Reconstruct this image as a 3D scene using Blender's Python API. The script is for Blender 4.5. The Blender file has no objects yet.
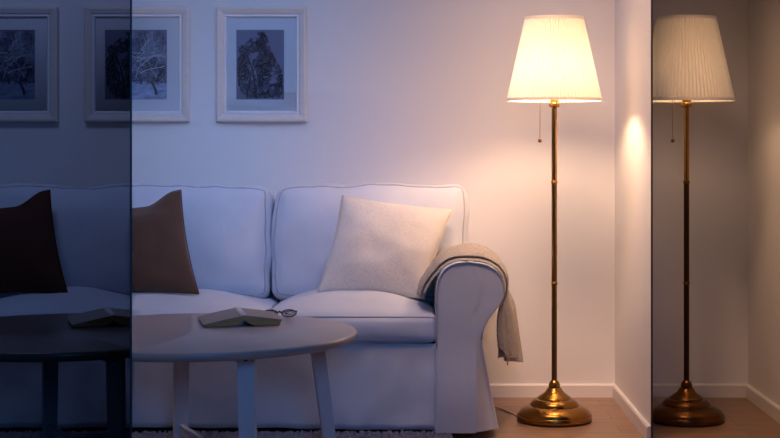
import bpy, bmesh, math, random
from mathutils import Vector, Matrix, noise

C = bpy.context.scene.collection
PI = math.pi
F = 1520.0; CX = 409.0; CY = 140.0; H = 1.04          # lens in pixels, optical centre, eye height
def P(px, py, Y):                                      # where a point at distance Y stands
    return Vector(((px-CX)/F*Y, Y, H-(py-CY)/F*Y))
def X(px, Y): return (px-CX)/F*Y
def Z(py, Y): return H-(py-CY)/F*Y

# ------------------------------------------------------------------ camera, world, lights, exposure
sc = bpy.context.scene
cam_d = bpy.data.cameras.new('camera'); cam = bpy.data.objects.new('camera', cam_d); C.objects.link(cam)
cam.location = (0, 0, H); cam.rotation_euler = (PI/2, 0, 0)
cam_d.sensor_width = 36; cam_d.lens = F/780*36
cam_d.shift_x = -(CX-390)/780; cam_d.shift_y = -(219-CY)/780
sc.camera = cam
sc.view_settings.view_transform = 'Standard'; sc.view_settings.look = 'None'
sc.view_settings.gamma = 1; sc.view_settings.use_curve_mapping = False
sc.view_settings.exposure = 0.0
sc.cycles.use_denoising = True
sc.cycles.max_bounces = 10; sc.cycles.transmission_bounces = 8; sc.cycles.transparent_max_bounces = 12
sc.cycles.sample_clamp_indirect = 6
w = bpy.data.worlds.new('world'); sc.world = w; w.use_nodes = True
w.node_tree.nodes['Background'].inputs[0].default_value = (0.16, 0.32, 1.0, 1)
w.node_tree.nodes['Background'].inputs[1].default_value = 0.022
def area(name, loc, target, size, power, col, spread=180):
    l = bpy.data.lights.new(name, 'AREA'); l.shape = 'RECTANGLE'; l.size = size[0]; l.size_y = size[1]
    l.energy = power; l.color = col; l.spread = math.radians(spread)
    o = bpy.data.objects.new(name, l); C.objects.link(o); o.location = loc
    o.rotation_euler = (Vector(target)-Vector(loc)).to_track_quat('-Z', 'Y').to_euler()
    return o
area('dusk_roof_light', (-0.35, 5.0, 2.50), (-0.50, 5.85, 0.5), (0.45, 0.45), 5.5, (0.31, 0.48, 1.0), 150)  # unseen cool fill added overhead for seat tops and wall
area('dusk_wall_light', (-0.42, 3.15, 2.45), (-0.70, 6.15, 0.98), (0.3, 0.3), 1.15, (0.33, 0.53, 1.0), 34)  # added narrow cool wash on the left of the back wall
area('warm_wall_light', (0.25, 4.55, 2.48), (0.80, 6.15, 0.25), (0.9, 0.5), 6.8, (1.0, 0.59, 0.35), 60)  # added warm wash on the lower right wall, no fitting there
area('dusk_window_light', (0.30, 0.75, 1.6), (-0.65, 5.6, 0.5), (0.7, 0.9), 1.9, (0.10, 0.38, 1.0), 50)  # weak cool fill added from the front, no window modelled
area('dusk_side_light', (-1.55, 4.9, 2.45), (-1.5, 6.1, 0.8), (0.5, 0.4), 2.7, (0.38, 0.50, 1.0), 150)  # unseen dim blue fill added for the left bay
area('warm_ceiling_light', (0.52, 5.42, 2.48), (0.62, 6.0, 0.4), (0.4, 0.3), 1.5, (1.0, 0.62, 0.40), 110)  # unseen warm fill added to lift the wall around the lamp
BULB_MAIN = 330.0
BULB_DIM = 34.0

# ------------------------------------------------------------------ materials
def nodes(name):
    m = bpy.data.materials.new(name); m.use_nodes = True
    return m, m.node_tree, m.node_tree.nodes['Principled BSDF']
def mat(name, col, rough=0.6, metal=0.0, spec=0.5, noise_amt=0.0, nscale=8.0, bump=0.0, bscale=200.0, sheen=0.0, stretch=(1,1,1), aniso=0.0, coat=0.0):
    m, nt, b = nodes(name)
    b.inputs['Base Color'].default_value = (*col, 1); b.inputs['Roughness'].default_value = rough
    b.inputs['Metallic'].default_value = metal; b.inputs['Specular IOR Level'].default_value = spec
    if sheen: b.inputs['Sheen Weight'].default_value = sheen
    if coat: b.inputs['Coat Weight'].default_value = coat
    tc = nt.nodes.new('ShaderNodeTexCoord'); mp = nt.nodes.new('ShaderNodeMapping')
    mp.inputs['Scale'].default_value = stretch
    nt.links.new(tc.outputs['Object'], mp.inputs[0])
    if noise_amt:
        n = nt.nodes.new('ShaderNodeTexNoise'); n.inputs['Scale'].default_value = nscale; n.inputs['Detail'].default_value = 5
        nt.links.new(mp.outputs[0], n.inputs['Vector'])
        r = nt.nodes.new('ShaderNodeValToRGB')
        r.color_ramp.elements[0].position = .3; r.color_ramp.elements[1].position = .7
        r.color_ramp.elements[0].color = (*[c*(1-noise_amt) for c in col], 1)
        r.color_ramp.elements[1].color = (*[min(1, c*(1+noise_amt)) for c in col], 1)
        nt.links.new(n.outputs['Fac'], r.inputs[0]); nt.links.new(r.outputs[0], b.inputs['Base Color'])
    if bump:
        n2 = nt.nodes.new('ShaderNodeTexNoise'); n2.inputs['Scale'].default_value = bscale; n2.inputs['Detail'].default_value = 4
        nt.links.new(mp.outputs[0], n2.inputs['Vector'])
        bp = nt.nodes.new('ShaderNodeBump'); bp.inputs['Strength'].default_value = bump; bp.inputs['Distance'].default_value = .004
        nt.links.new(n2.outputs['Fac'], bp.inputs['Height']); nt.links.new(bp.outputs[0], b.inputs['Normal'])
    return m
def weave(name, col, scale=420, amt=.22, rough=.9, bump=.5):
    m, nt, b = nodes(name)
    b.inputs['Roughness'].default_value = rough; b.inputs['Specular IOR Level'].default_value = .15
    b.inputs['Sheen Weight'].default_value = .15
    tc = nt.nodes.new('ShaderNodeTexCoord')
    outs = []
    for st in ((1, 1, .12), (.12, 1, 1)):
        mp = nt.nodes.new('ShaderNodeMapping'); mp.inputs['Scale'].default_value = st
        n = nt.nodes.new('ShaderNodeTexNoise'); n.inputs['Scale'].default_value = scale; n.inputs['Detail'].default_value = 2
        nt.links.new(tc.outputs['Object'], mp.inputs[0]); nt.links.new(mp.outputs[0], n.inputs['Vector']); outs.append(n.outputs['Fac'])
    mx = nt.nodes.new('ShaderNodeMath'); mx.operation = 'ADD'
    nt.links.new(outs[0], mx.inputs[0]); nt.links.new(outs[1], mx.inputs[1])
    mr = nt.nodes.new('ShaderNodeMapRange'); mr.inputs[1].default_value = .7; mr.inputs[2].default_value = 1.3
    nt.links.new(mx.outputs[0], mr.inputs[0])
    r = nt.nodes.new('ShaderNodeValToRGB')
    r.color_ramp.elements[0].color = (*[c*(1-amt) for c in col], 1); r.color_ramp.elements[1].color = (*[min(1, c*(1+amt)) for c in col], 1)
    nt.links.new(mr.outputs[0], r.inputs[0]); nt.links.new(r.outputs[0], b.inputs['Base Color'])
    bp = nt.nodes.new('ShaderNodeBump'); bp.inputs['Strength'].default_value = bump; bp.inputs['Distance'].default_value = .002
    nt.links.new(mr.outputs[0], bp.inputs['Height']); nt.links.new(bp.outputs[0], b.inputs['Normal'])
    return m

def floor_mat():
    m, nt, b = nodes('oak_laminate')
    b.inputs['Roughness'].default_value = .38
    tc = nt.nodes.new('ShaderNodeTexCoord')
    br = nt.nodes.new('ShaderNodeTexBrick'); br.inputs['Scale'].default_value = 1
    br.inputs['Brick Width'].default_value = 1.2; br.inputs['Row Height'].default_value = .135
    br.inputs['Mortar Size'].default_value = .0012; br.inputs['Mortar Smooth'].default_value = .2; br.offset = .37
    br.inputs['Color1'].default_value = (.36, .22, .14, 1); br.inputs['Color2'].default_value = (.29, .175, .11, 1)
    br.inputs['Mortar'].default_value = (.10, .055, .035, 1)
    nt.links.new(tc.outputs['Object'], br.inputs['Vector'])
    mp = nt.nodes.new('ShaderNodeMapping'); mp.inputs['Scale'].default_value = (1.2, 16, 1)
    nt.links.new(tc.outputs['Object'], mp.inputs[0])
    n = nt.nodes.new('ShaderNodeTexNoise'); n.inputs['Scale'].default_value = 4; n.inputs['Detail'].default_value = 8; n.inputs['Distortion'].default_value = .6
    nt.links.new(mp.outputs[0], n.inputs['Vector'])
    r = nt.nodes.new('ShaderNodeValToRGB'); r.color_ramp.elements[0].position = .3; r.color_ramp.elements[1].position = .7
    r.color_ramp.elements[0].color = (.72, .70, .68, 1); r.color_ramp.elements[1].color = (1.15, 1.12, 1.1, 1)
    nt.links.new(n.outputs['Fac'], r.inputs[0])
    mx = nt.nodes.new('ShaderNodeMix'); mx.data_type = 'RGBA'; mx.blend_type = 'MULTIPLY'; mx.inputs[0].default_value = 1
    nt.links.new(br.outputs['Color'], mx.inputs[6]); nt.links.new(r.outputs[0], mx.inputs[7])
    nt.links.new(mx.outputs[2], b.inputs['Base Color'])
    return m
def shade_mat():
    m = bpy.data.materials.new('pleated_shade_fabric'); m.use_nodes = True; nt = m.node_tree
    for n in list(nt.nodes): nt.nodes.remove(n)
    out = nt.nodes.new('ShaderNodeOutputMaterial')
    d = nt.nodes.new('ShaderNodeBsdfDiffuse'); d.inputs[0].default_value = (.86, .80, .68, 1)
    t = nt.nodes.new('ShaderNodeBsdfTranslucent'); t.inputs[0].default_value = (.68, .66, .62, 1)
    mx = nt.nodes.new('ShaderNodeMixShader'); mx.inputs[0].default_value = .10
    nt.links.new(d.outputs[0], mx.inputs[1]); nt.links.new(t.outputs[0], mx.inputs[2]); nt.links.new(mx.outputs[0], out.inputs[0])
    return m
def glass_mat():
    m = bpy.data.materials.new('picture_glass'); m.use_nodes = True; nt = m.node_tree
    for n in list(nt.nodes): nt.nodes.remove(n)
    out = nt.nodes.new('ShaderNodeOutputMaterial')
    t = nt.nodes.new('ShaderNodeBsdfTransparent'); g = nt.nodes.new('ShaderNodeBsdfGlossy'); g.inputs['Roughness'].default_value = .05
    fr = nt.nodes.new('ShaderNodeFresnel'); fr.inputs[0].default_value = 1.45
    mx = nt.nodes.new('ShaderNodeMixShader')
    nt.links.new(fr.outputs[0], mx.inputs[0]); nt.links.new(t.outputs[0], mx.inputs[1]); nt.links.new(g.outputs[0], mx.inputs[2]); nt.links.new(mx.outputs[0], out.inputs[0])
    return m
def bulb_mat(name, s):
    m, nt, b = nodes(name)
    b.inputs['Base Color'].default_value = (1, .9, .75, 1)
    b.inputs['Emission Color'].default_value = (1, .66, .41, 1); b.inputs['Emission Strength'].default_value = s
    return m

M = dict(
    wall=mat('white_wall_paint', (.80, .78, .78), .75, spec=.3, bump=.05, bscale=90),
    ceil=mat('blue_grey_ceiling_paint', (.26, .30, .40), .8),  # unseen ceiling, coloured dark and cool to cut warm bounce light
    edge=mat('dark_edge_paint', (.03, .03, .04), .6),
    trim=mat('white_trim_paint', (.80, .77, .74), .45),
    floor=floor_mat(),
    sofa=mat('white_cotton_cover', (.68, .71, .80), .9, spec=.15, noise_amt=.04, nscale=5, bump=.8, bscale=9, sheen=.2),
    piping=mat('grey_cotton_piping', (.46, .46, .52), .9, spec=.15),
    dark=mat('dark_underside', (.02, .02, .022), .9),
    foot=mat('sofa_foot_wood', (.05, .035, .03), .6),
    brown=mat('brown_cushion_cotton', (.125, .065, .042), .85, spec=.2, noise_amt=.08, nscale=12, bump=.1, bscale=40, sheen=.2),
    linen=weave('natural_linen', (.86, .80, .74), scale=700, amt=.16),
    throw=weave('beige_knit_throw', (.46, .41, .36), scale=300, amt=.35, bump=.9),
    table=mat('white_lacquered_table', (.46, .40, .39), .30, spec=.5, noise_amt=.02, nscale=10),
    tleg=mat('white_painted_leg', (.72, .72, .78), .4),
    screw=mat('black_screw', (.02, .02, .02), .4),
    cover=mat('grey_book_cover', (.33, .28, .26), .6), pages=mat('cream_pages', (.55, .33, .14), .9, noise_amt=.18, nscale=6, stretch=(1, 1, 90)),
    spine=mat('pale_book_spine', (.75, .70, .68), .6),
    rim=mat('tortoiseshell_rim', (.10, .04, .02), .25, spec=.6), lens=glass_mat(),
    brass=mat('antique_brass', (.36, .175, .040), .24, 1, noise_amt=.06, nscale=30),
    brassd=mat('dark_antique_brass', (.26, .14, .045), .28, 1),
    bronze=mat('dark_bronze', (.16, .065, .018), .3, 1), bronzed=mat('dark_bronze_pole', (.07, .035, .015), .35, 1),  # lamp brass with the recess's shadow put into its colour
    rubber=mat('black_rubber_foot', (.012, .010, .010), .6),
    shade=shade_mat(), band=mat('shade_trim_tape', (.80, .74, .66), .8),
    chain=mat('brass_chain', (.45, .28, .10), .4, 1), bead=mat('brown_wooden_bead', (.16, .06, .03), .5),
    cord=mat('transparent_pink_cord', (.80, .58, .50), .5),
    frame=mat('whitewashed_frame_wood', (.74, .67, .62), .5, noise_amt=.04, nscale=14, stretch=(1, 1, 12)),
    frin=mat('white_frame_lip', (.82, .82, .86), .45),
    mat_=mat('white_mat_board', (.84, .83, .88), .85), glass=glass_mat(),
    sky=mat('photo_dusk_sky', (.22, .23, .36), .6, noise_amt=.1, nscale=5),
    snow=mat('photo_snow_ground', (.36, .44, .66), .6, noise_amt=.35, nscale=25, stretch=(1, 1, 3)),
    ink=mat('photo_tree_ink', (.045, .05, .095), .6), ink2=mat('photo_tree_grey', (.09, .11, .20), .6),
    brownd=mat('dark_red_brown_cotton', (.085, .030, .020), .85, spec=.2, bump=.1, bscale=40),  # brown cushion cotton, darkened to carry the left bay's shadow
    tabled=mat('dark_brown_table_top', (.13, .085, .08), .3),  # same table top with the left bay's shadow painted in
    tlegd=mat('grey_painted_leg', (.34, .34, .40), .4),  # white leg greyed, shadow of the left bay in its colour
    frost=mat('photo_frost_white', (.66, .74, .92), .6),
    rug=mat('grey_rug_wool', (.42, .37, .40), .95, noise_amt=.35, nscale=70),
    bulb=bulb_mat('lit_bulb', BULB_MAIN), bulbd=bulb_mat('dimmed_bulb', BULB_DIM),
)

# ------------------------------------------------------------------ helpers
def thing(name, label, cat, loc, group=None):
    o = bpy.data.objects.new(name, None); C.objects.link(o); o.empty_display_size = .05
    o.location = loc; o['label'] = label; o['category'] = cat
    if group: o['group'] = group
    return o
def origin(o):
    v = Vector((0, 0, 0))
    while o is not None: v += o.location; o = o.parent
    return v
PLN = Vector((1, -(131-CX)/F, 0)).normalized()          # the slanted partition stands on this line
def cutbm(bm, side):
    if not side: return
    co = PLN*.0025*side
    r = bmesh.ops.bisect_plane(bm, geom=bm.verts[:]+bm.edges[:]+bm.faces[:], plane_co=co, plane_no=PLN*side, clear_inner=True, dist=1e-6)
    ed = [e for e in r['geom_cut'] if isinstance(e, bmesh.types.BMEdge)]
    if ed:
        try: bmesh.ops.holes_fill(bm, edges=ed, sides=0)
        except Exception: pass
def obj(name, bm, m, parent=None, smooth=True, side=0, label=None, subsurf=0, auto=None, base=None):
    """bm is in world coordinates; links it as one mesh object under parent"""
    bmesh.ops.recalc_face_normals(bm, faces=bm.faces)
    if subsurf:
        me = bpy.data.meshes.new('t'); bm.to_mesh(me); t = bpy.data.objects.new('t', me); C.objects.link(t)
        md = t.modifiers.new('s', 'SUBSURF'); md.levels = subsurf; md.render_levels = subsurf
        dg = bpy.context.evaluated_depsgraph_get(); me2 = bpy.data.meshes.new_from_object(t.evaluated_get(dg))
        bm = bmesh.new(); bm.from_mesh(me2); bpy.data.objects.remove(t)
    cutbm(bm, side)
    if not bm.verts: bm.free(); return None
    if parent is None and base is not None: off = Vector(base)
    else: off = origin(parent) if parent else Vector((0, 0, 0))
    for v in bm.verts: v.co -= off
    me = bpy.data.meshes.new(name); bm.to_mesh(me); bm.free()
    me.materials.append(m)
    for p in me.polygons: p.use_smooth = smooth
    if smooth and auto is not None:
        me.set_sharp_from_angle(angle=math.radians(auto))
    o = bpy.data.objects.new(name, me); C.objects.link(o)
    if parent: o.parent = parent
    elif base is not None: o.location = off
    if label: o['label'] = label
    return o
def struct(name, bm, m):
    o = obj(name, bm, m, smooth=False); o['kind'] = 'structure'; return o
def box(bm, a, b, bev=0, seg=2):
    a = Vector(a); b = Vector(b)
    r = bmesh.ops.create_cube(bm, size=1)
    for v in r['verts']:
        v.co = Vector(((a.x+b.x)/2+v.co.x*(b.x-a.x), (a.y+b.y)/2+v.co.y*(b.y-a.y), (a.z+b.z)/2+v.co.z*(b.z-a.z)))
    if bev:
        es = list({e for v in r['verts'] for e in v.link_edges})
        bmesh.ops.bevel(bm, geom=es, offset=bev, segments=seg, affect='EDGES', profile=.5)
    return bm
def B(a, b, bev=0, seg=2): return box(bmesh.new(), a, b, bev, seg)
def tube(bm, pts, r, n=8, closed=False):
    pts = [Vector(p) for p in pts]; N = len(pts)
    rs = r if isinstance(r, (list, tuple)) else [r]*N
    rings = []; up = None
    for i, p in enumerate(pts):
        if closed: t = pts[(i+1) % N]-pts[i-1]
        else: t = pts[min(i+1, N-1)]-pts[max(i-1, 0)]
        t = t.normalized() if t.length > 1e-9 else Vector((0, 0, 1))
        if up is None: up = t.orthogonal().normalized()
        up = (up-t*up.dot(t)); up = up.normalized() if up.length > 1e-6 else t.orthogonal().normalized()
        s = t.cross(up)
        rings.append([bm.verts.new(p+(up*math.cos(2*PI*k/n)+s*math.sin(2*PI*k/n))*rs[i]) for k in range(n)])
    M_ = N if closed else N-1
    for i in range(M_):
        a = rings[i]; b = rings[(i+1) % N]
        sh = 0
        if closed and i == N-1:
            sh = min(range(n), key=lambda q: (a[0].co-b[q].co).length)
        for k in range(n):
            bm.faces.new((a[k], a[(k+1) % n], b[(k+1+sh) % n], b[(k+sh) % n]))
    if not closed:
        bm.faces.new(rings[0]); bm.faces.new(rings[-1][::-1])
    return bm
def T(pts, r, n=8, closed=False): return tube(bmesh.new(), pts, r, n, closed)
def lathe(bm, prof, c, n=48, cap=True):
    c = Vector(c); rings = []
    for r, z in prof:
        rings.append([bm.verts.new(c+Vector((r*math.cos(2*PI*k/n), r*math.sin(2*PI*k/n), z))) for k in range(n)])
    for a, b in zip(rings, rings[1:]):
        for k in range(n): bm.faces.new((a[k], a[(k+1) % n], b[(k+1) % n], b[k]))
    if cap:
        bm.faces.new(rings[0][::-1]); bm.faces.new(rings[-1])
    return bm
def L(prof, c, n=48, cap=True): return lathe(bmesh.new(), prof, c, n, cap)
def grid(fn, nu, nv, thick=0):
    bm = bmesh.new()
    g = [[bm.verts.new(fn(i/(nu-1), j/(nv-1))) for j in range(nv)] for i in range(nu)]
    for i in range(nu-1):
        for j in range(nv-1): bm.faces.new((g[i][j], g[i+1][j], g[i+1][j+1], g[i][j+1]))
    if thick:
        bmesh.ops.recalc_face_normals(bm, faces=bm.faces)
        bmesh.ops.solidify(bm, geom=bm.faces[:], thickness=thick)
    return bm
def lerp(a, b, t): return a+(b-a)*t
def sstep(a, b, x):
    t = max(0, min(1, (x-a)/(b-a))); return t*t*(3-2*t)
def interp(tab, x):
    if x <= tab[0][0]: return tab[0][1]
    for (a, va), (b, vb) in zip(tab, tab[1:]):
        if x <= b: return va+(vb-va)*(x-a)/(b-a)
    return tab[-1][1]

def cushion(cen, half, r, puff, wob=.006, seed=0, M4=None, mid=14, p=2.6):
    """rounded box cushion, its faces puffed; returns bm and the mapping of a point on the unit box"""
    hx, hy, hz = half
    def axis(h):
        k = [0, .18, .45, .75]
        return [-h+r*q for q in k]+[lerp(-h+r, h-r, i/mid) for i in range(mid+1)]+[h-r*q for q in k[::-1]]
    A = [axis(h) for h in half]
    sd = Vector((seed*7.3, seed*3.1, seed*1.7))
    def mp(x, y, z):
        inn = Vector((max(-hx+r, min(hx-r, x)), max(-hy+r, min(hy-r, y)), max(-hz+r, min(hz-r, z))))
        d = Vector((x, y, z))-inn
        q = inn+(d.normalized()*r if d.length > 1e-9 else d)
        u, v, t = q.x/hx, q.y/hy, q.z/hz
        f = lambda a: max(0, 1-abs(a)**p)
        q += Vector((math.copysign(1, t)*0, 0, 0))
        q.x += puff[0]*t_sign(u)*abs(u)**3*f(v)*f(t)
        q.y += puff[1]*t_sign(v)*abs(v)**3*f(u)*f(t)
        q.z += puff[2]*t_sign(t)*abs(t)**3*f(u)*f(v)
        n_ = noise.noise(q*5+sd)*wob+noise.noise(q*12+sd)*wob*.5-abs(noise.noise(Vector((q.x*9+q.z*7, q.y*4, q.z*3-q.x*2))+sd))*wob*.55
        q += (q.normalized() if q.length > 0 else q)*n_
        return (M4 @ q if M4 else q)+Vector(cen)
    bm = bmesh.new(); cache = {}
    def V(x, y, z):
        k = (round(x, 6), round(y, 6), round(z, 6))
        if k not in cache: cache[k] = bm.verts.new(mp(x, y, z))
        return cache[k]
    for ax in range(3):
        o1, o2 = [(1, 2), (2, 0), (0, 1)][ax]
        for sgn in (-1, 1):
            for i in range(len(A[o1])-1):
                for j in range(len(A[o2])-1):
                    vs = []
                    for (a, b) in ((i, j), (i+1, j), (i+1, j+1), (i, j+1)):
                        c = [0, 0, 0]; c[ax] = sgn*half[ax]; c[o1] = A[o1][a]; c[o2] = A[o2][b]
                        vs.append(V(*c))
                    try: bm.faces.new(vs)
                    except Exception: pass
    return bm, mp
def t_sign(v): return 1 if v >= 0 else -1

def edge_loop(mp, half, ax, sgn, off, n=26):
    """points round one face of the cushion, on its edge"""
    o1, o2 = [(1, 2), (0, 2), (0, 1)][ax]
    pts = []
    h1, h2 = half[o1], half[o2]
    path = [(-h1, -h2), (h1, -h2), (h1, h2), (-h1, h2)]
    for k in range(4):
        a = path[k]; b = path[(k+1) % 4]
        for i in range(n):
            t = i/n
            c = [0, 0, 0]; c[ax] = sgn*half[ax]; c[o1] = lerp(a[0], b[0], t); c[o2] = lerp(a[1], b[1], t)
            pts.append(mp(*c))
    # drop near-duplicates at the corners
    out = []
    for q in pts:
        if not out or (q-out[-1]).length > .004: out.append(q)
    return out

def pillow(c4, thick, bend=.06, seed=0, N=30, back=.5, fold=None):
    """c4 = world corners TL, TR, BR, BL; soft square cushion with pinched ears"""
    TL, TR, BR, BL = [Vector(c) for c in c4]
    nrm = ((TR-BL).cross(TL-BR)).normalized()
    if nrm.y > 0: nrm = -nrm
    bm = bmesh.new(); cen = (TL+TR+BR+BL)/4
    sd = Vector((seed*3.3, seed, 0))
    def base(u, v):
        uu = u*(1-bend*(1-v*v)*1.0); vv = v*(1-bend*(1-u*u)*1.0)
        a, b = (uu+1)/2, (vv+1)/2
        p = (BL*(1-a)+BR*a)*(1-b)+(TL*(1-a)+TR*a)*b
        if fold: p += fold(u, v)
        return p
    gs = []
    for s in (1, -1):
        g = []
        for i in range(N+1):
            row = []
            for j in range(N+1):
                u = math.sin((i/N-.5)*PI)*.5+(i/N-.5); v = math.sin((j/N-.5)*PI)*.5+(j/N-.5)
                t = thick*(max(0, 1-abs(u)**2.2)*max(0, 1-abs(v)**2.2))**.55
                edge = i in (0, N) or j in (0, N)
                p = base(u, v)
                wr = noise.noise(p*9+sd)*.012+noise.noise(p*24+sd)*.004
                k = min(1, t/thick*3)
                q = p+nrm*(s*t*(1 if s > 0 else back)+wr*k)
                if s < 0 and edge: row.append(gs[0][i][j])
                else: row.append(bm.verts.new(q))
            g.append(row)
        gs.append(g)
        for i in range(N):
            for j in range(N): bm.faces.new((g[i][j], g[i+1][j], g[i+1][j+1], g[i][j+1]))
    rim = []
    for i in range(N): rim.append(gs[0][i][0].co.copy())
    for j in range(N): rim.append(gs[0][N][j].co.copy())
    for i in range(N): rim.append(gs[0][N-i][N].co.copy())
    for j in range(N): rim.append(gs[0][0][N-j].co.copy())
    out = []
    for q in rim:
        if not out or (q-out[-1]).length > .003: out.append(q)
    return bm, out

# ------------------------------------------------------------------ the room
YW = 6.15
XR = X(615, YW); XR2 = X(748, YW); YE = 5.235
struct('floor', B((-3.2, -1.2, -.05), (3.2, 6.25, 0)), M['floor'])
struct('ceiling', B((-3.2, -1.2, 2.55), (3.2, 6.25, 2.6)), M['ceil'])
struct('wall_back', B((-3.2, YW, 0), (3.2, YW+.1, 2.55)), M['wall'])
struct('wall_right', B((XR, YE, 0), (XR+.005, YW, 2.55)), M['wall'])
struct('wall_far_right', B((XR2, 4.9, 0), (XR2+.08, YW, 2.55)), M['wall'])
# slanted thin partition added on the left to keep light out of that bay
def slant(y0, y1, z0, z1, t):
    bm = bmesh.new(); vs = []
    d = Vector(((131-CX)/F, 1, 0))
    for z in (z0, z1):
        for y, s in ((y0, -1), (y0, 1), (y1, 1), (y1, -1)):
            vs.append(bm.verts.new(d*y+PLN*t*s+Vector((0, 0, z))))
    for f in ((0, 1, 2, 3), (7, 6, 5, 4), (0, 4, 5, 1), (1, 5, 6, 2), (2, 6, 7, 3), (3, 7, 4, 0)): bm.faces.new([vs[i] for i in f])
    return bm
struct('wall_left', slant(2.86, YW, 0, 2.55, .0015), M['wall'])
struct('trim_1', slant(2.85, 2.86, 0, 2.55, .0019), M['edge'])
struct('trim_2', B((XR-.0006, YE-.004, 0), (XR+.0056, YE, 2.55)), M['edge'])
BH = .054
def board(a, b, th=.013):
    """skirting board from plan point a to b, thickness to the left of a>b, chamfered top"""
    a = Vector((*a, 0)); b = Vector((*b, 0)); n = (b-a).normalized().cross(Vector((0, 0, 1)))
    prof = [(0, 0), (th, 0), (th, BH-.006), (th-.004, BH), (0, BH)]
    bm = bmesh.new()
    r = [[bm.verts.new(p+n*x+Vector((0, 0, z))) for x, z in prof] for p in (a, b)]
    for k in range(5): bm.faces.new((r[0][k], r[0][(k+1) % 5], r[1][(k+1) % 5], r[1][k]))
    bm.faces.new(r[0]); bm.faces.new(r[1][::-1]); return bm
struct('baseboard_back', board((X(131, YW)+.01, YW), (XR, YW)), M['trim'])
struct('baseboard_right', board((XR, YW-.012), (XR, YE)), M['trim'])
struct('baseboard_back_left', board((-3.1, YW), (X(131, YW)-.01, YW)), M['trim'])
struct('baseboard_back_right', board((XR+.02, YW), (XR2, YW)), M['trim'])
struct('baseboard_far_right', board((XR2, YW-.012), (XR2, 4.9)), M['trim'])

# ------------------------------------------------------------------ sofas
SF = 5.33                                                  # front of the seat
def back_cushion(par, x0, x1, ztop, seed, side):
    w = (x1-x0)/2; h = (ztop-.43)/2+.01
    R = Matrix.Rotation(math.radians(-13), 4, 'X')         # leans back
    half = (w, .080, h)
    bm, mp = cushion(((x0+x1)/2, 5.86, .43+h-.01), half, .05, (.008, .080, .012), .016, seed, R, mid=20, p=2.2)
    o = obj('back_cushion', bm, M['sofa'], par, side=side)
    lp = edge_loop(mp, half, 1, -1, 0)
    q = obj('piping', T(lp, .0030, 6, True), M['piping'], o, side=side)
    return o
def seat_cushion(par, x0, x1, seed, side):
    w = (x1-x0)/2; half = (w, .30, .047)
    bm, mp = cushion(((x0+x1)/2, SF+.30, .328+.049), half, .024, (.010, .020, .070), .010, seed, None, mid=20, p=2.2)
    o = obj('seat_cushion', bm, M['sofa'], par, side=side)
    lp = edge_loop(mp, half, 2, 1, 0); lp2 = edge_loop(mp, half, 2, -1, 0)
    obj('piping', T(lp, .0035, 6, True), M['piping'], o, side=side)
    obj('piping', T(lp2, .0035, 6, True), M['piping'], o, side=side)
    return o
def skirt(par, x0, x1, seed, side, rest):
    def fn(s, t):
        x = lerp(x0, x1, s); z = lerp(.325, .036, t)
        y = SF+.012-.028*t-.006*t*t
        y += .034*t*noise.noise(Vector((x*7, z*3, seed)))+.007*noise.noise(Vector((x*16, z*9, seed+4)))
        if rest: z -= t*.008*sstep(.5, 1, s)
        z += .004*t*noise.noise(Vector((x*5, 3, seed)))
        return Vector((x, y, z))
    return obj('skirt', grid(fn, 90, 16, .004), M['sofa'], par, side=side)
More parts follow.
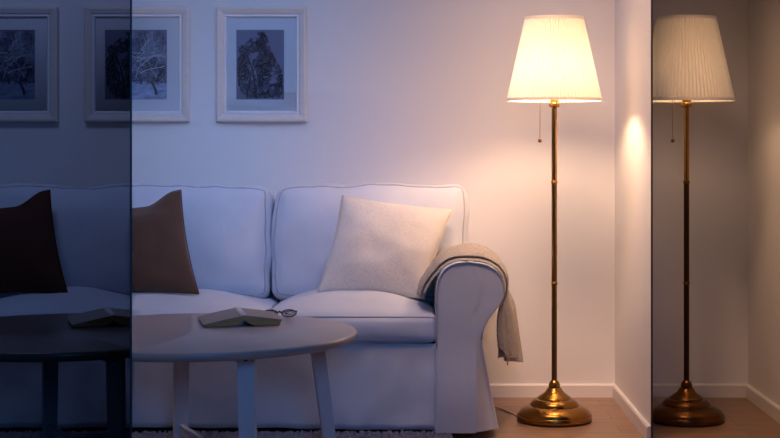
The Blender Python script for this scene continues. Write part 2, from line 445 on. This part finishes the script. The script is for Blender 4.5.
# profile of the rolled arm (right side contour / left side contour, by height)
def az(py): return H-(py-CY)/288.4
def ax_(px): return (px-CX)/288.4
Rprof = sorted([(az(y), ax_(x)) for x, y in ((501, 436), (499, 428), (496, 412), (491.5, 390), (487, 368), (483.5, 350), (482.3, 338), (484, 328), (489, 318), (496, 310), (502.5, 301), (505.3, 292), (504.6, 284), (502, 277), (497.5, 271), (490, 266.3), (480, 263.4), (468, 262.4))])
Lprof = sorted([(az(y), ax_(x)) for x, y in ((435, 436), (436, 360), (436, 300), (436.3, 288), (438.4, 278.5), (443, 270.5), (450, 265.5), (458, 263), (466, 262.4))])
def arm(par, side):
    bm = bmesh.new(); rings = []
    zs = [lerp(.022, .55, i/34) for i in range(35)]
    zt = az(262.4)
    zs += [.55+(zt-.55)*math.sin(i/12*PI/2) for i in range(1, 13)]
    xp = ax_(476)
    for z in zs:
        l = interp(Lprof, z); r = interp(Rprof, z)
        k = sstep(.37, .10, z)                      # how open the pleat is
        fl = .028*k
        yf = 5.27-fl*.8
        yb = 6.08
        pts = []
        rr = .010
        for q in range(5):                          # front left corner
            a = PI+PI/2*q/4
            pts.append((l+rr+rr*math.cos(a), yf+rr+rr*math.sin(a)))
        n1 = 9
        xm = min(xp, r-.012) if z < .42 else lerp(l, r, .66)
        for q in range(1, n1): pts.append((lerp(l+rr, xm, q/n1), yf+.002*noise.noise(Vector((q*.5, z*6, 1)))))
        pts.append((xm, yf)); pts.append((xm+.001, yf+.018*k+.0003))
        for q in range(1, 5):
            t = q/5; pts.append((lerp(xm+.001, r-rr, t), yf+k*(.018+.067*t)-k*.006*math.sin(t*PI)))
        y2 = yf+.085*k
        for q in range(5):
            a = -PI/2+PI/2*q/4
            pts.append((r-rr+rr*math.cos(a), y2+rr+rr*math.sin(a)))
        for q in range(1, 8):
            t = q/8; pts.append((r-.012*k*(1+math.sin(t*22))*.5, lerp(y2+rr, yb, t)))
        pts += [(r, yb), (l, yb)]
        for q in range(1, 5): pts.append((l, lerp(yb, yf+rr, q/5)))
        zz = z if z > .03 else z+(.006 if True else 0)
        rings.append([bm.verts.new((x, y, zz)) for x, y in pts])
    n = len(rings[0])
    for a, b in zip(rings, rings[1:]):
        for k in range(n): bm.faces.new((a[k], a[(k+1) % n], b[(k+1) % n], b[k]))
    bm.faces.new(rings[0][::-1]); bm.faces.new(rings[-1])
    o = obj('armrest', bm, M['sofa'], par, side=side, auto=50)
    zl = [lerp(.10, .55, i/20) for i in range(21)]+[.55+(zt-.55)*math.sin(i/12*PI/2) for i in range(1, 13)]
    pth = [(interp(Lprof, z)+.003, 5.268, z) for z in zl if z > .32]
    pth += [(interp(Rprof, z)-.003, 5.268, z) for z in reversed(zl) if z > .33]
    obj('piping', T(pth, .0028, 6), M['piping'], o)
    return o
def sofa(label, x0, x1, seams, side, arm_right, seed):
    t = thing('sofa', label, 'sofa', (lerp(x0, x1, .5), 5.7, 0), 'white slipcovered sofas')
    obj('base_frame', B((x0, SF+.05, .09), (x1, 6.05, .325), .01), M['dark'], t, smooth=False, side=side)
    obj('backrest', B((x0, 5.97, .30), (x1 + (.10 if arm_right else 0), 6.08, .80), .03, 4), M['sofa'], t, side=side, auto=40)
    for k, (a, b, q) in enumerate(seams['seat']): seat_cushion(t, a, b, seed+k, side)
    for k, (a, b, q) in enumerate(seams['back']): back_cushion(t, a, b, q, seed+5+k, side)
    skirt(t, x0, x1, seed, side, arm_right)
    for fx in ((x0+.12, -1.28) if not arm_right else (x1-.10,)):
        for fy in (SF+.12, 5.98):
            obj('foot', L([(.018, 0), (.026, .09)], (fx, fy, 0), 16), M['foot'], t)
    if arm_right: arm(t, 0)
    return t
sofa('white slipcovered sofa with rolled arm, linen cushion and draped throw beside the lit lamp', -1.35, ax_(438),
     dict(seat=[(-1.45, X(265, SF), 0), (X(266, SF), X(436.5, SF), 0)],
          back=[(-1.45, X(272, 5.86), .850), (X(274.5, 5.86), X(466, 5.86), .854)]), 1, True, 3)
sofa('shadowed white slipcovered sofa with dark brown cushion left of the partition', -2.55, -.80,
     dict(seat=[(-1.63, X(133, SF), 0), (-2.5, -1.64, 0), (X(133, SF)+.002, -.7, 0)],
          back=[(-1.78, -.80, .850), (-2.5, -1.79, .850)]), -1, False, 31)

# ------------------------------------------------------------------ cushions
def cush(name, label, c4, thick, m, side, seed, bend, group=None, fold=None, back=.5):
    base = sum((Vector(c) for c in c4), Vector())/4; base.z = min(c[2] for c in c4)
    t = thing(name, label, 'cushion', base, group)
    bm, rim = pillow(c4, thick, bend, seed, fold=fold, back=back)
    obj('cushion_cover', bm, m, t, side=side)
    obj('seam', T(rim, .0022, 5, True), m, t, side=side)
    return t
lin = (P(342, 195, 5.74), P(454, 209, 5.72), P(424, 299, 5.55), P(317, 293, 5.58))
cush('linen_cushion', 'cream linen scatter cushion leaning on the sofa back near the armrest', lin, .075, M['linen'], 0, 4, .06)
def bfold(u, v): return Vector((0, 0, -.044*sstep(.88, .36, u)*sstep(-1.2, -.6, u)*sstep(.1, 1, v)))
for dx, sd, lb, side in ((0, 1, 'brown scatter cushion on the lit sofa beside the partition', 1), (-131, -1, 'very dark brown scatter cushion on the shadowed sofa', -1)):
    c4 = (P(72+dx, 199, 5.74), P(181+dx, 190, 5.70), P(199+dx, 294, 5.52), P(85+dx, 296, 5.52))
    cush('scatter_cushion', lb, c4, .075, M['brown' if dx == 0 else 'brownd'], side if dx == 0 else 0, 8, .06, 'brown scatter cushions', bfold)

# ------------------------------------------------------------------ throw over the armrest
def throw_fn(off, ya, yb, z_in, lows, seed, nearx=.312, farx=.385):
    zt = az(262.4); con = []
    for i in range(60): z = lerp(z_in, .55, i/60); con.append(Vector((interp(Lprof, z), 0, z)))
    for i in range(60): z = .55+(zt-.55)*math.sin(i/60*PI/2); con.append(Vector((interp(Lprof, z), 0, z)))
    for i in range(60): z = .53+(zt-.53)*math.sin((60-i)/60*PI/2); con.append(Vector((interp(Rprof, z), 0, z)))
    acc = [0]
    for a, b in zip(con, con[1:]): acc.append(acc[-1]+(b-a).length)
    def at(q):
        q *= acc[-1]
        for i in range(len(acc)-1):
            if acc[i+1] >= q: return con[i].lerp(con[i+1], (q-acc[i])/max(1e-9, acc[i+1]-acc[i]))
        return con[-1]
    def fn(s, t):
        q = min(1, s/.55)
        a, b = at(max(0, q-.05)), at(min(1, q+.05)); d = (b-a).normalized(); nrm = Vector((-d.z, 0, d.x))
        rid = .5+.5*math.sin(t*2*PI*2.6+seed+1.2*noise.noise(Vector((s*3, 0, seed))))
        o = off+.009*rid*sstep(0, .15, t)+.004*t+.003*noise.noise(Vector((s*9, t*5, seed)))
        if s <= .55:
            p = at(q)+nrm*o
            p.x -= .036*sstep(.60, .49, p.z)*sstep(.4, .2, s)
        else:
            k = (s-.55)/.45
            z = lerp(.53, interp(lows, t), k)
            p = at(1)+nrm*o
            xh = lerp(nearx, farx, t)+.010*rid+.14*(.45-z)*t
            p.x = lerp(p.x, xh, sstep(.53, .40, z)); p.z = lerp(p.z, z, 1)
        y = lerp(ya, yb, t)+.008*noise.noise(Vector((s*6, t*3, seed)))+.01*math.sin(s*5+seed)*t
        return Vector((p.x, y, p.z))
    return fn
t = thing('throw_blanket', 'beige knitted throw blanket draped over the sofa armrest', 'blanket', (.35, 5.55, .2))
obj('blanket_fold', grid(throw_fn(.004, 5.335, 5.50, .500, [(0, .335), (.5, .27), (1, .262)], 1.0, .303, .350), 120, 30, .004), M['throw'], t)
obj('blanket_fold', grid(throw_fn(.014, 5.375, 5.66, .485, [(0, .268), (.35, .258), (.45, .220), (.55, .245), (1, .225)], 2.1, .305, .375), 120, 40, .004), M['throw'], t)
obj('blanket_fold', grid(throw_fn(.020, 5.50, 5.80, .49, [(0, .24), (1, .192)], 3.9, .345, .392), 120, 30, .004), M['throw'], t)

# ------------------------------------------------------------------ coffee tables
def leg_board(top, bot, dirx, w, th):
    """flat board leg from top to bottom, its broad side along dirx, slightly tapered"""
    d = Vector(dirx).normalized(); n = d.cross(Vector((0, 0, 1))).normalized()
    bm = bmesh.new(); r = []
    for p, k in ((top, 1.0), (bot, .86)):
        r.append([bm.verts.new(Vector(p)+d*a*w/2*k+n*b*th/2) for a, b in ((-1, -1), (1, -1), (1, 1), (-1, 1))])
    for k in range(4): bm.faces.new((r[0][k], r[0][(k+1) % 4], r[1][(k+1) % 4], r[1][k]))
    bm.faces.new(r[0][::-1]); bm.faces.new(r[1])
    bmesh.ops.bevel(bm, geom=bm.edges[:], offset=.003, segments=2, affect='EDGES')
    return bm
def table(label, dx, side, extra):
    cx = X(197+dx, 4.70); cy = 4.70; R_ = .495
    t = thing('coffee_table', label, 'table', (cx, cy, 0), 'round coffee tables')
    prof = [(0.001, .4205), (R_-.030, .4205), (R_-.012, .424), (R_-.003, .432), (R_, .439), (R_-.0005, .444), (R_-.003, .4475), (R_-.008, .45), (.001, .45)]
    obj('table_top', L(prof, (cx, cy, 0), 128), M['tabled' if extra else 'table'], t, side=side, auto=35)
    S = lambda px, Y: X(px+dx, Y)
    A0, A1 = Vector((S(181.5, 5.02), 5.02, .4205)), Vector((S(180.5, 5.04), 5.04, .031))
    B0, B1 = Vector((S(246.5, 4.38), 4.38, .4205)), Vector((S(248.5, 4.33), 4.33, .031))
    C0, C1 = Vector((S(315.5, 4.86), 4.86, .4205)), Vector((S(331, 4.90), 4.90, .031))
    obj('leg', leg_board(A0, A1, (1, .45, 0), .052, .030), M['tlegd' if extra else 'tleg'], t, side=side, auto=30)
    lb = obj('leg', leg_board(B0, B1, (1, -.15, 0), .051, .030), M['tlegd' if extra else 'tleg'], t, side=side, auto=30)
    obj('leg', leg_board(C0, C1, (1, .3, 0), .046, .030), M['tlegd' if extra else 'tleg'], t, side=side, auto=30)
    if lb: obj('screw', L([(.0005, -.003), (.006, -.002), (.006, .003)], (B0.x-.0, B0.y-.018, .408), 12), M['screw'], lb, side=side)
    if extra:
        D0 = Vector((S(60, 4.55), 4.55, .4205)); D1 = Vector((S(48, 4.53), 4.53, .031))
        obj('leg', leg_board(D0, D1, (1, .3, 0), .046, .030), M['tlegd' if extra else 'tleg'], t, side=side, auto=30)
    # lower stretchers crossing between the legs
    def rail(a, b, z, h=.03, w_=.022):
        a = Vector((a.x, a.y, z)); b = Vector((b.x, b.y, z)); d = (b-a).normalized(); n = d.cross(Vector((0, 0, 1)))
        bm = bmesh.new()
        r = [[bm.verts.new(p+n*x*w_/2+Vector((0, 0, q*h/2))) for x, q in ((-1, -1), (1, -1), (1, 1), (-1, 1))] for p in (a, b)]
        for k in range(4): bm.faces.new((r[0][k], r[0][(k+1) % 4], r[1][(k+1) % 4], r[1][k]))
        bm.faces.new(r[0][::-1]); bm.faces.new(r[1]); bmesh.ops.bevel(bm, geom=bm.edges[:], offset=.003, segments=2, affect='EDGES')
        return bm
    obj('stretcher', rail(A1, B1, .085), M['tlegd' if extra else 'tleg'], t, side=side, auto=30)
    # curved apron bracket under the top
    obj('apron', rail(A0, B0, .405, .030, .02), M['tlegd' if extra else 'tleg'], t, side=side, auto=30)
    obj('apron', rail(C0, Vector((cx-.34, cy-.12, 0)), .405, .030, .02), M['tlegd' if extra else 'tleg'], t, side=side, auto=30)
table('round white coffee table carrying the open book and the eyeglasses', 0, 1, False)
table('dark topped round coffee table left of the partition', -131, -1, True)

# ------------------------------------------------------------------ open books lying face down
def book(label, dx, side):
    f = Vector((X(244.5+dx, 4.80), 4.80, .4515)); b = Vector((X(237+dx, 5.03), 5.03, .4515))
    ax = (b-f).normalized(); lat = ax.cross(Vector((0, 0, 1))).normalized()
    if lat.x < 0: lat = -lat
    t = thing('open_book', label, 'book', (f+b)/2, 'open books lying face down')
    crest = .034
    def strip(top, bot, inset):
        bm = bmesh.new(); r = []
        for p in (f+ax*inset, b-ax*inset):
            r.append([bm.verts.new(p+lat*x+Vector((0, 0, z))) for x, z in top+bot[::-1]])
        n = len(r[0])
        for k in range(n): bm.faces.new((r[0][k], r[0][(k+1) % n], r[1][(k+1) % n], r[1][k]))
        bm.faces.new(r[0][::-1]); bm.faces.new(r[1]); return bm
    for s, wd in ((-1, .128), (1, .122)):
        K = 12
        topc = [(s*wd*k/K, crest-(crest-(.008 if s < 0 else .0175))*(k/K)**1.15) for k in range(K+1)]
        botc = [(x, z-.0025) for x, z in topc]
        obj('cover', strip(topc, botc, 0), M['cover'], t, side=side, auto=30)
        tp = [(x*.965, z-.003) for x, z in topc]
        bp = [(s*wd*(.965-.05*(s > 0))*k/K, max(.0003, .020*(1-k/K*2.6)**2 if k/K*2.6 < 1 else .0003)) for k in range(K+1)]
        obj('page_block', strip(tp, bp, .004), M['pages'], t, side=side, auto=30)
    obj('spine', strip([(-.010, crest+.0002), (-.004, crest+.002), (.004, crest+.002), (.010, crest+.0002)], [(-.010, crest-.002), (-.004, crest-.001), (.004, crest-.001), (.010, crest-.002)], 0), M['spine'], t, side=side)
book('open book lying face down on the coffee table beside the eyeglasses', 0, 0)
book('dark open book on the dark topped coffee table, cut off by the partition', -131, -1)

# eyeglasses
t = thing('eyeglasses', 'tortoiseshell eyeglasses lying behind the open book', 'glasses', (X(283, 5.05), 5.06, .4515))
gc = Vector((X(279.5, 5.05), 5.05, .4515))
for s in (-1, 1):
    c = gc+Vector((s*.031, .004*s, .0125))
    pts = []; inner = []
    for k in range(36):
        a = 2*PI*k/36
        e = Vector((.0245*math.cos(a)*(1+.06*math.sin(a)), .0125*math.sin(a), .0105*math.sin(a)))
        pts.append(c+e); inner.append(c+e*.97)
    o = obj('rim', T(pts, .0019, 6, True), M['rim'], t)
    bm = bmesh.new(); bm.faces.new([bm.verts.new(p) for p in inner])
    bmesh.ops.solidify(bm, geom=bm.faces[:], thickness=.0008)
    obj('lens', bm, M['lens'], o, smooth=False)
    hx = c+Vector((s*.0245, .002, .004))
    obj('temple', T([hx, hx+Vector((s*.002, .012, .002)), hx+Vector((-s*.03, .024, .0)), hx+Vector((-s*.075, .026+.004*s, -.006)), hx+Vector((-s*.098, .024+.004*s, -.0125))], .0016, 6), M['rim'], t)
obj('bridge', T([gc+Vector((-.008, 0, .016)), gc+Vector((0, .004, .020)), gc+Vector((.008, 0, .016))], .0018, 6), M['rim'], t)

# ------------------------------------------------------------------ floor lamps
def floor_lamp(label, x, y, bulb_m, BR, BD):
    t = thing('floor_lamp', label, 'lamp', (x, y, 0), 'floor lamps with pleated shades')
    base = [(.05, .008), (.1385, .008), (.1395, .012), (.1385, .0235), (.1365, .0255), (.1335, .0245), (.1335, .031), (.128, .040), (.116, .0495), (.102, .0575), (.0935, .0600), (.0905, .0590),
            (.0895, .0630), (.0885, .0670), (.083, .0735), (.0745, .0805), (.0655, .0845), (.0630, .0835), (.0620, .0870), (.056, .092), (.045, .0995), (.036, .1065), (.030, .114), (.0265, .121), (.0235, .124)]
    b = obj('base', L(base, (x, y, 0), 96), BR, t, auto=60)
    obj('rubber_foot', L([(.10, 0), (.1345, 0), (.1375, .003), (.1375, .009), (.10, .009)], (x, y, 0), 96), M['rubber'], b, auto=40, label='black rubber foot ring')
    obj('collar', L([(.0195, .123), (.021, .126), (.0215, .131), (.0195, .139), (.0155, .146), (.0115, .150), (.0105, .153)], (x, y, 0), 32), BR, t, auto=60)
    obj('pole', L([(.0102, .15), (.0102, .884)], (x, y, 0), 24), BD, t, auto=60)
    obj('pole', L([(.0100, .884), (.0100, 1.16)], (x, y, 0), 24), M['brass'], t, auto=60)
    for z in (.51, .884):
        obj('pole_ring', L([(.0103, z-.006), (.0122, z-.004), (.0122, z-.001), (.0110, z), (.0122, z+.001), (.0122, z+.004), (.0098, z+.006)], (x, y, 0), 24), BR, t, auto=60)
    obj('socket', L([(.010, 1.160), (.0175, 1.162), (.0195, 1.164), (.0195, 1.176), (.0165, 1.179), (.018, 1.235), (.016, 1.238)], (x, y, 0), 32), M['brass'], t, auto=40)
    obj('bulb', L([(.010, 1.238), (.014, 1.248), (.024, 1.268), (.0295, 1.287), (.0285, 1.302), (.020, 1.316), (.008, 1.322), (.0005, 1.323)], (x, y, 0), 24), bulb_m, t)
    # pleated shade
    z0, z1, r0, r1 = 1.186, 1.493, .1735, .1050
    bm = bmesh.new(); n = 456; rings = []
    for k in range(7):
        z = lerp(z0, z1, k/6); r = lerp(r0, r1, k/6)
        rings.append([bm.verts.new((x+(r+.0036*math.sin(q/n*2*PI*76))*math.cos(2*PI*q/n), y+(r+.0036*math.sin(q/n*2*PI*76))*math.sin(2*PI*q/n), z)) for q in range(n)])
    for a, c in zip(rings, rings[1:]):
        for q in range(n): bm.faces.new((a[q], a[(q+1) % n], c[(q+1) % n], c[q]))
    sh = obj('lamp_shade', bm, M['shade'], t)
    for r, z, s, dz in ((r0, z0, 1, .009), (r1, z1, -1, .009)):
        dr = -.0018*s
        obj('trim_band', L([(r-.0005, z-s*.002), (r+.0025, z-s*.002), (r+.0026+dr, z+s*dz), (r-.0002+dr, z+s*dz), (r-.0005, z-s*.002)], (x, y, 0), 96, False), M['band'], sh, auto=40)
    car = bmesh.new()
    for k in range(3):
        a = 2*PI*k/3+.5
        tube(car, [(x+.017*math.cos(a), y+.017*math.sin(a), 1.232), (x+.06*math.cos(a), y+.06*math.sin(a), 1.215), (x+(r0-.003)*math.cos(a), y+(r0-.003)*math.sin(a), z0+.006)], .0014, 6)
    obj('shade_carrier', car, BD, t)
    cxn = x-.055
    ch = obj('pull_chain', T([(x-.016, y-.008, 1.20), (x-.035, y-.014, 1.203), (cxn, y-.02, 1.190), (cxn, y-.02, 1.045)], .0013, 6), M['chain'], t)
    obj('bead', L([(.0005, 1.030), (.0055, 1.032), (.0075, 1.037), (.006, 1.043), (.002, 1.047)], (cxn, y-.02, 0), 16), M['bead'], ch, label='brown wooden bead')
    return t
LX = X(554.3, 5.63)
floor_lamp('lit brass floor lamp with glowing pleated shade beside the sofa', LX, 5.63, M['bulb'], M['brass'], M['brassd'])
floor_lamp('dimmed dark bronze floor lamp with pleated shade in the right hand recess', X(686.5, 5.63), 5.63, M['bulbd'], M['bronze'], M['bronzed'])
t = obj('power_cord', T([(LX-.13, 5.72, .004), (LX-.22, 5.97, .0035), (.31, 6.04, .0035), (.15, 6.09, .0035), (-.1, 6.11, .0035)], .0032, 6), M['cord'], base=(LX-.1, 5.9, 0))
t['label'] = 'thin power cord on the floor from the lit lamp to behind the sofa'; t['category'] = 'cord'

# ------------------------------------------------------------------ framed photographs
def framed(label, px0, px1, py0, py1, kind, side, seed):
    Yf = YW-.002; S = YW
    x0, x1, z0, z1 = X(px0, S), X(px1, S), Z(py1, S), Z(py0, S)
    t = thing('picture_frame', label, 'picture', ((x0+x1)/2, Yf, z0), 'white framed winter tree photographs')
    k = (px1-px0)/90.5
    mo = .0445*k                                    # moulding width
    prof = [(0, 0), (0, .022), (.004, .026), (.010, .027), (.026, .023), (.030, .019), (.033, .0185), (.0375, .020), (.041, .017), (.0445, .008), (.0445, 0)]
    def ring(pf):
        bm = bmesh.new(); rs = []
        for q, d in pf:
            q *= k
            rs.append([bm.verts.new(v) for v in ((x0+q, Yf-d, z0+q), (x1-q, Yf-d, z0+q), (x1-q, Yf-d, z1-q), (x0+q, Yf-d, z1-q))])
        for a, b in zip(rs, rs[1:]):
            for i in range(4): bm.faces.new((a[i], a[(i+1) % 4], b[(i+1) % 4], b[i]))
        return bm
    fr = obj('moulding', ring(prof[:7]), M['frame'], t, side=side, smooth=False)
    obj('inner_lip', ring(prof[6:]), M['frin'], fr, side=side, smooth=False)
    mx0, mx1, mz0, mz1 = x0+mo, x1-mo, z0+mo+.004, z1-mo-.004
    gx0, gx1 = x0+(20*k)/247.2, x1-(22.7*k)/247.2; gz0, gz1 = Z(99.5, S), Z(30, S)
    # mat board with its window
    bm = bmesh.new(); d = Yf-.008
    o_ = [bm.verts.new(v) for v in ((x0+mo-.004, d, z0+mo-.004), (x1-mo+.004, d, z0+mo-.004), (x1-mo+.004, d, z1-mo+.004), (x0+mo-.004, d, z1-mo+.004))]
    i_ = [bm.verts.new(v) for v in ((gx0, d, gz0), (gx1, d, gz0), (gx1, d, gz1), (gx0, d, gz1))]
    j_ = [bm.verts.new((v.co.x, d+.0025, v.co.z)) for v in i_]
    for i in range(4):
        bm.faces.new((o_[i], o_[(i+1) % 4], i_[(i+1) % 4], i_[i])); bm.faces.new((i_[i], i_[(i+1) % 4], j_[(i+1) % 4], j_[i]))
    obj('mat_board', bm, M['mat_'], t, side=side, smooth=False)
    pr = obj('photo_print', B((gx0-.004, d+.0026, gz0-.004), (gx1+.004, d+.0036, gz1+.004)), M['sky'], t, side=side, smooth=False)
    yy = d+.0022
    rnd = random.Random(seed)
    W_, H_ = gx1-gx0, gz1-gz0
    def G(u, v, k_=0): return Vector((gx0+u*W_, yy-k_*.0001, gz0+v*H_))
    def inside(u, v): return .005 < u < .995 and .005 < v < .995
    def ribbon(bm, pts, ws, k_):
        for i in range(len(pts)-1):
            a, b = pts[i], pts[i+1]
            if not (inside(*a) and inside(*b)): continue
            d_ = Vector((b[0]-a[0], (b[1]-a[1])*H_/W_)); L_ = d_.length
            if L_ < 1e-6: continue
            nx, ny = -d_.y/L_, d_.x/L_*W_/H_
            q = []
            for p, w_, s in ((a, ws[i], 1), (b, ws[i+1], 1), (b, ws[i+1], -1), (a, ws[i], -1)):
                q.append(bm.verts.new(G(min(1, max(0, p[0]+nx*w_*s)), min(1, max(0, p[1]+ny*w_*s)), k_)))
            bm.faces.new(q)
    def branch(bm, x, y, ang, ln, w_, depth, k_, tips, up=.0):
        pts = [(x, y)]; ws = [w_]; n = 5
        for i in range(n):
            ang += rnd.uniform(-.22, .22)+up*(PI/2-ang)
            x += math.cos(ang)*ln/n; y += math.sin(ang)*ln/n*W_/H_
            pts.append((x, y)); ws.append(w_*(1-.55*(i+1)/n))
            if depth and i > 0:
                branch(bm, x, y, ang+rnd.choice((-1, 1))*rnd.uniform(.4, 1.0), ln*rnd.uniform(.4, .62), ws[-1]*.65, depth-1, k_, tips, up)
            if depth <= 1: tips.append((x, y))
        ribbon(bm, pts, ws, k_)
    def leaf(bm, u, v, r, k_):
        if not (inside(u-r, v-r) and inside(u+r, v+r)): return
        n = 5; a0 = rnd.uniform(0, 6)
        bm.faces.new([bm.verts.new(G(u+r*rnd.uniform(.5, 1)*math.cos(a0+2*PI*i/n), v+r*W_/H_*rnd.uniform(.5, 1)*math.sin(a0+2*PI*i/n), k_)) for i in range(n)])
    if kind == 'tree':
        tips = []; bm = bmesh.new()
        branch(bm, .42, .0+.01, PI/2+.02, .95, .020, 3, 2, tips)
        branch(bm, .22, .01, PI/2-.1, .75, .014, 2, 2, tips)
        obj('printed_tree', bm, M['ink'], pr, side=side, smooth=False)
        bg = bmesh.new(); fg = bmesh.new()
        out = [(0.0, .30, .86), (.1, .12, .98), (.3, .0, .98), (.45, .02, .93), (.6, .04, .80), (.72, -.05, .72), (.8, .2, .68), (.88, .3, .66), (.95, .42, .60), (1.0, .5, .55)]
        for i in range(5200):
            v = rnd.random(); u = rnd.random()
            lo = interp([(a, b) for a, b, c in out], v); hi = interp([(a, c) for a, b, c in out], v)
            if lo < u < hi:
                q = noise.noise(Vector((u*4.5, v*7, seed)))+.5*noise.noise(Vector((u*11, v*17, seed)))
                if q > -.42: leaf(fg if q > .08 else bg, u, v, rnd.uniform(.010, .026), 3 if q > .08 else 1)
        obj('printed_foliage', bg, M['ink2'], pr, side=side, smooth=False)
        obj('printed_foliage', fg, M['ink'], pr, side=side, smooth=False)
    else:
        g = bmesh.new(); hz = .24
        g.faces.new([g.verts.new(G(*p, 0)) for p in ((.002, .002), (.998, .002), (.998, hz), (.002, hz+.03))])
        obj('printed_snow', g, M['snow'], pr, side=side, smooth=False)
        far = bmesh.new()
        for i in range(3000):
            u, v = rnd.random(), rnd.uniform(.22, 1)
            if noise.noise(Vector((u*5, v*8, seed)))+.35*noise.noise(Vector((u*14, v*20, 2))) > -.15: leaf(far, u, v, rnd.uniform(.008, .022), 1)
        obj('printed_foliage', far, M['ink2'], pr, side=side, smooth=False)
        bm = bmesh.new(); tips = []
        for i in range(2): branch(bm, .78, .07+.19*i, PI/2+(.05, -.3)[i], (.3, .5)[i], .034, (0, 3)[i], 3, tips)
        branch(bm, .78, .24, PI/2+.5, .45, .012, 3, 3, tips); branch(bm, .79, .24, PI/2-.7, .35, .010, 3, 3, tips)
        branch(bm, .46, .22, PI/2, .12, .02, 0, 3, tips)
        obj('printed_tree', bm, M['ink'], pr, side=side, smooth=False)
        fb = bmesh.new(); tips = []
        for i in range(16):
            branch(fb, rnd.uniform(-.05, .5), rnd.uniform(.2, .75), rnd.uniform(-.2, 1.3), rnd.uniform(.3, .6), rnd.uniform(.006, .012), 2, 4, tips, .0)
        obj('printed_frost', fb, M['frost'], pr, side=side, smooth=False)
    obj('glass_pane', B((x0+mo-.003, Yf-.0105, z0+mo-.003), (x1-mo+.003, Yf-.0095, z1-mo+.003)), M['glass'], t, side=side, smooth=False)
    return t
framed('white framed photograph of a dark tree on the lit wall above the sofa', 216.5, 307, 7, 122, 'tree', 0, 5)
framed('white framed photograph of frosted branches on the lit wall, cut off by the partition', 99.5, 190, 7, 122, 'frost', 1, 11)
framed('leftmost framed photograph, on the shadowed wall', -33, 58.5, 7, 122, 'frost', 0, 11)
framed('shadowed framed photograph of a dark tree touching the partition from the left', 85.5, 176, 7, 122, 'tree', -1, 5)

# ------------------------------------------------------------------ rugs
def rug(label, x0, x1, side, seed):
    t = thing('rug', label, 'rug', ((x0+x1)/2, 4.6, 0), 'grey shaggy rugs')
    obj('backing', B((x0, 4.0, 0), (x1, 5.27, .012), .004), M['rug'], t, smooth=False, side=side)
    rnd = random.Random(seed); bm = bmesh.new()
    y = 5.275
    while y > 5.12:
        x = x0
        while x < x1:
            px, py = x+rnd.uniform(-.004, .004), y+rnd.uniform(-.004, .004)
            h = rnd.uniform(.013, .021); r = rnd.uniform(.004, .0065); l = Vector((rnd.uniform(-.006, .006), rnd.uniform(-.006, .006), 0))
            b0 = [bm.verts.new((px+r*math.cos(a), py+r*math.sin(a), .011)) for a in (0, 2.1, 4.2)]
            b1 = [bm.verts.new((px+l.x+r*.75*math.cos(a), py+l.y+r*.75*math.sin(a), .011+h)) for a in (0, 2.1, 4.2)]
            for i in range(3): bm.faces.new((b0[i], b0[(i+1) % 3], b1[(i+1) % 3], b1[i]))
            bm.faces.new(b1)
            x += .0085
        y -= .0085
    o = obj('pile', bm, M['rug'], t, smooth=False, side=side); o['kind'] = 'stuff'
    def fn(s, u):
        x = lerp(x0, x1, s); yy = lerp(4.02, 5.13, u)
        return Vector((x, yy, .022+.006*noise.noise(Vector((x*60, yy*60, 0)))))
    o = obj('pile', grid(fn, 200, 80), M['rug'], t, side=side); o['kind'] = 'stuff'
rug('grey shaggy rug under the coffee table with the eyeglasses', -1.15, .15, 1, 1)
rug('grey shaggy rug under the shadowed coffee table', -2.3, -.75, -1, 2)
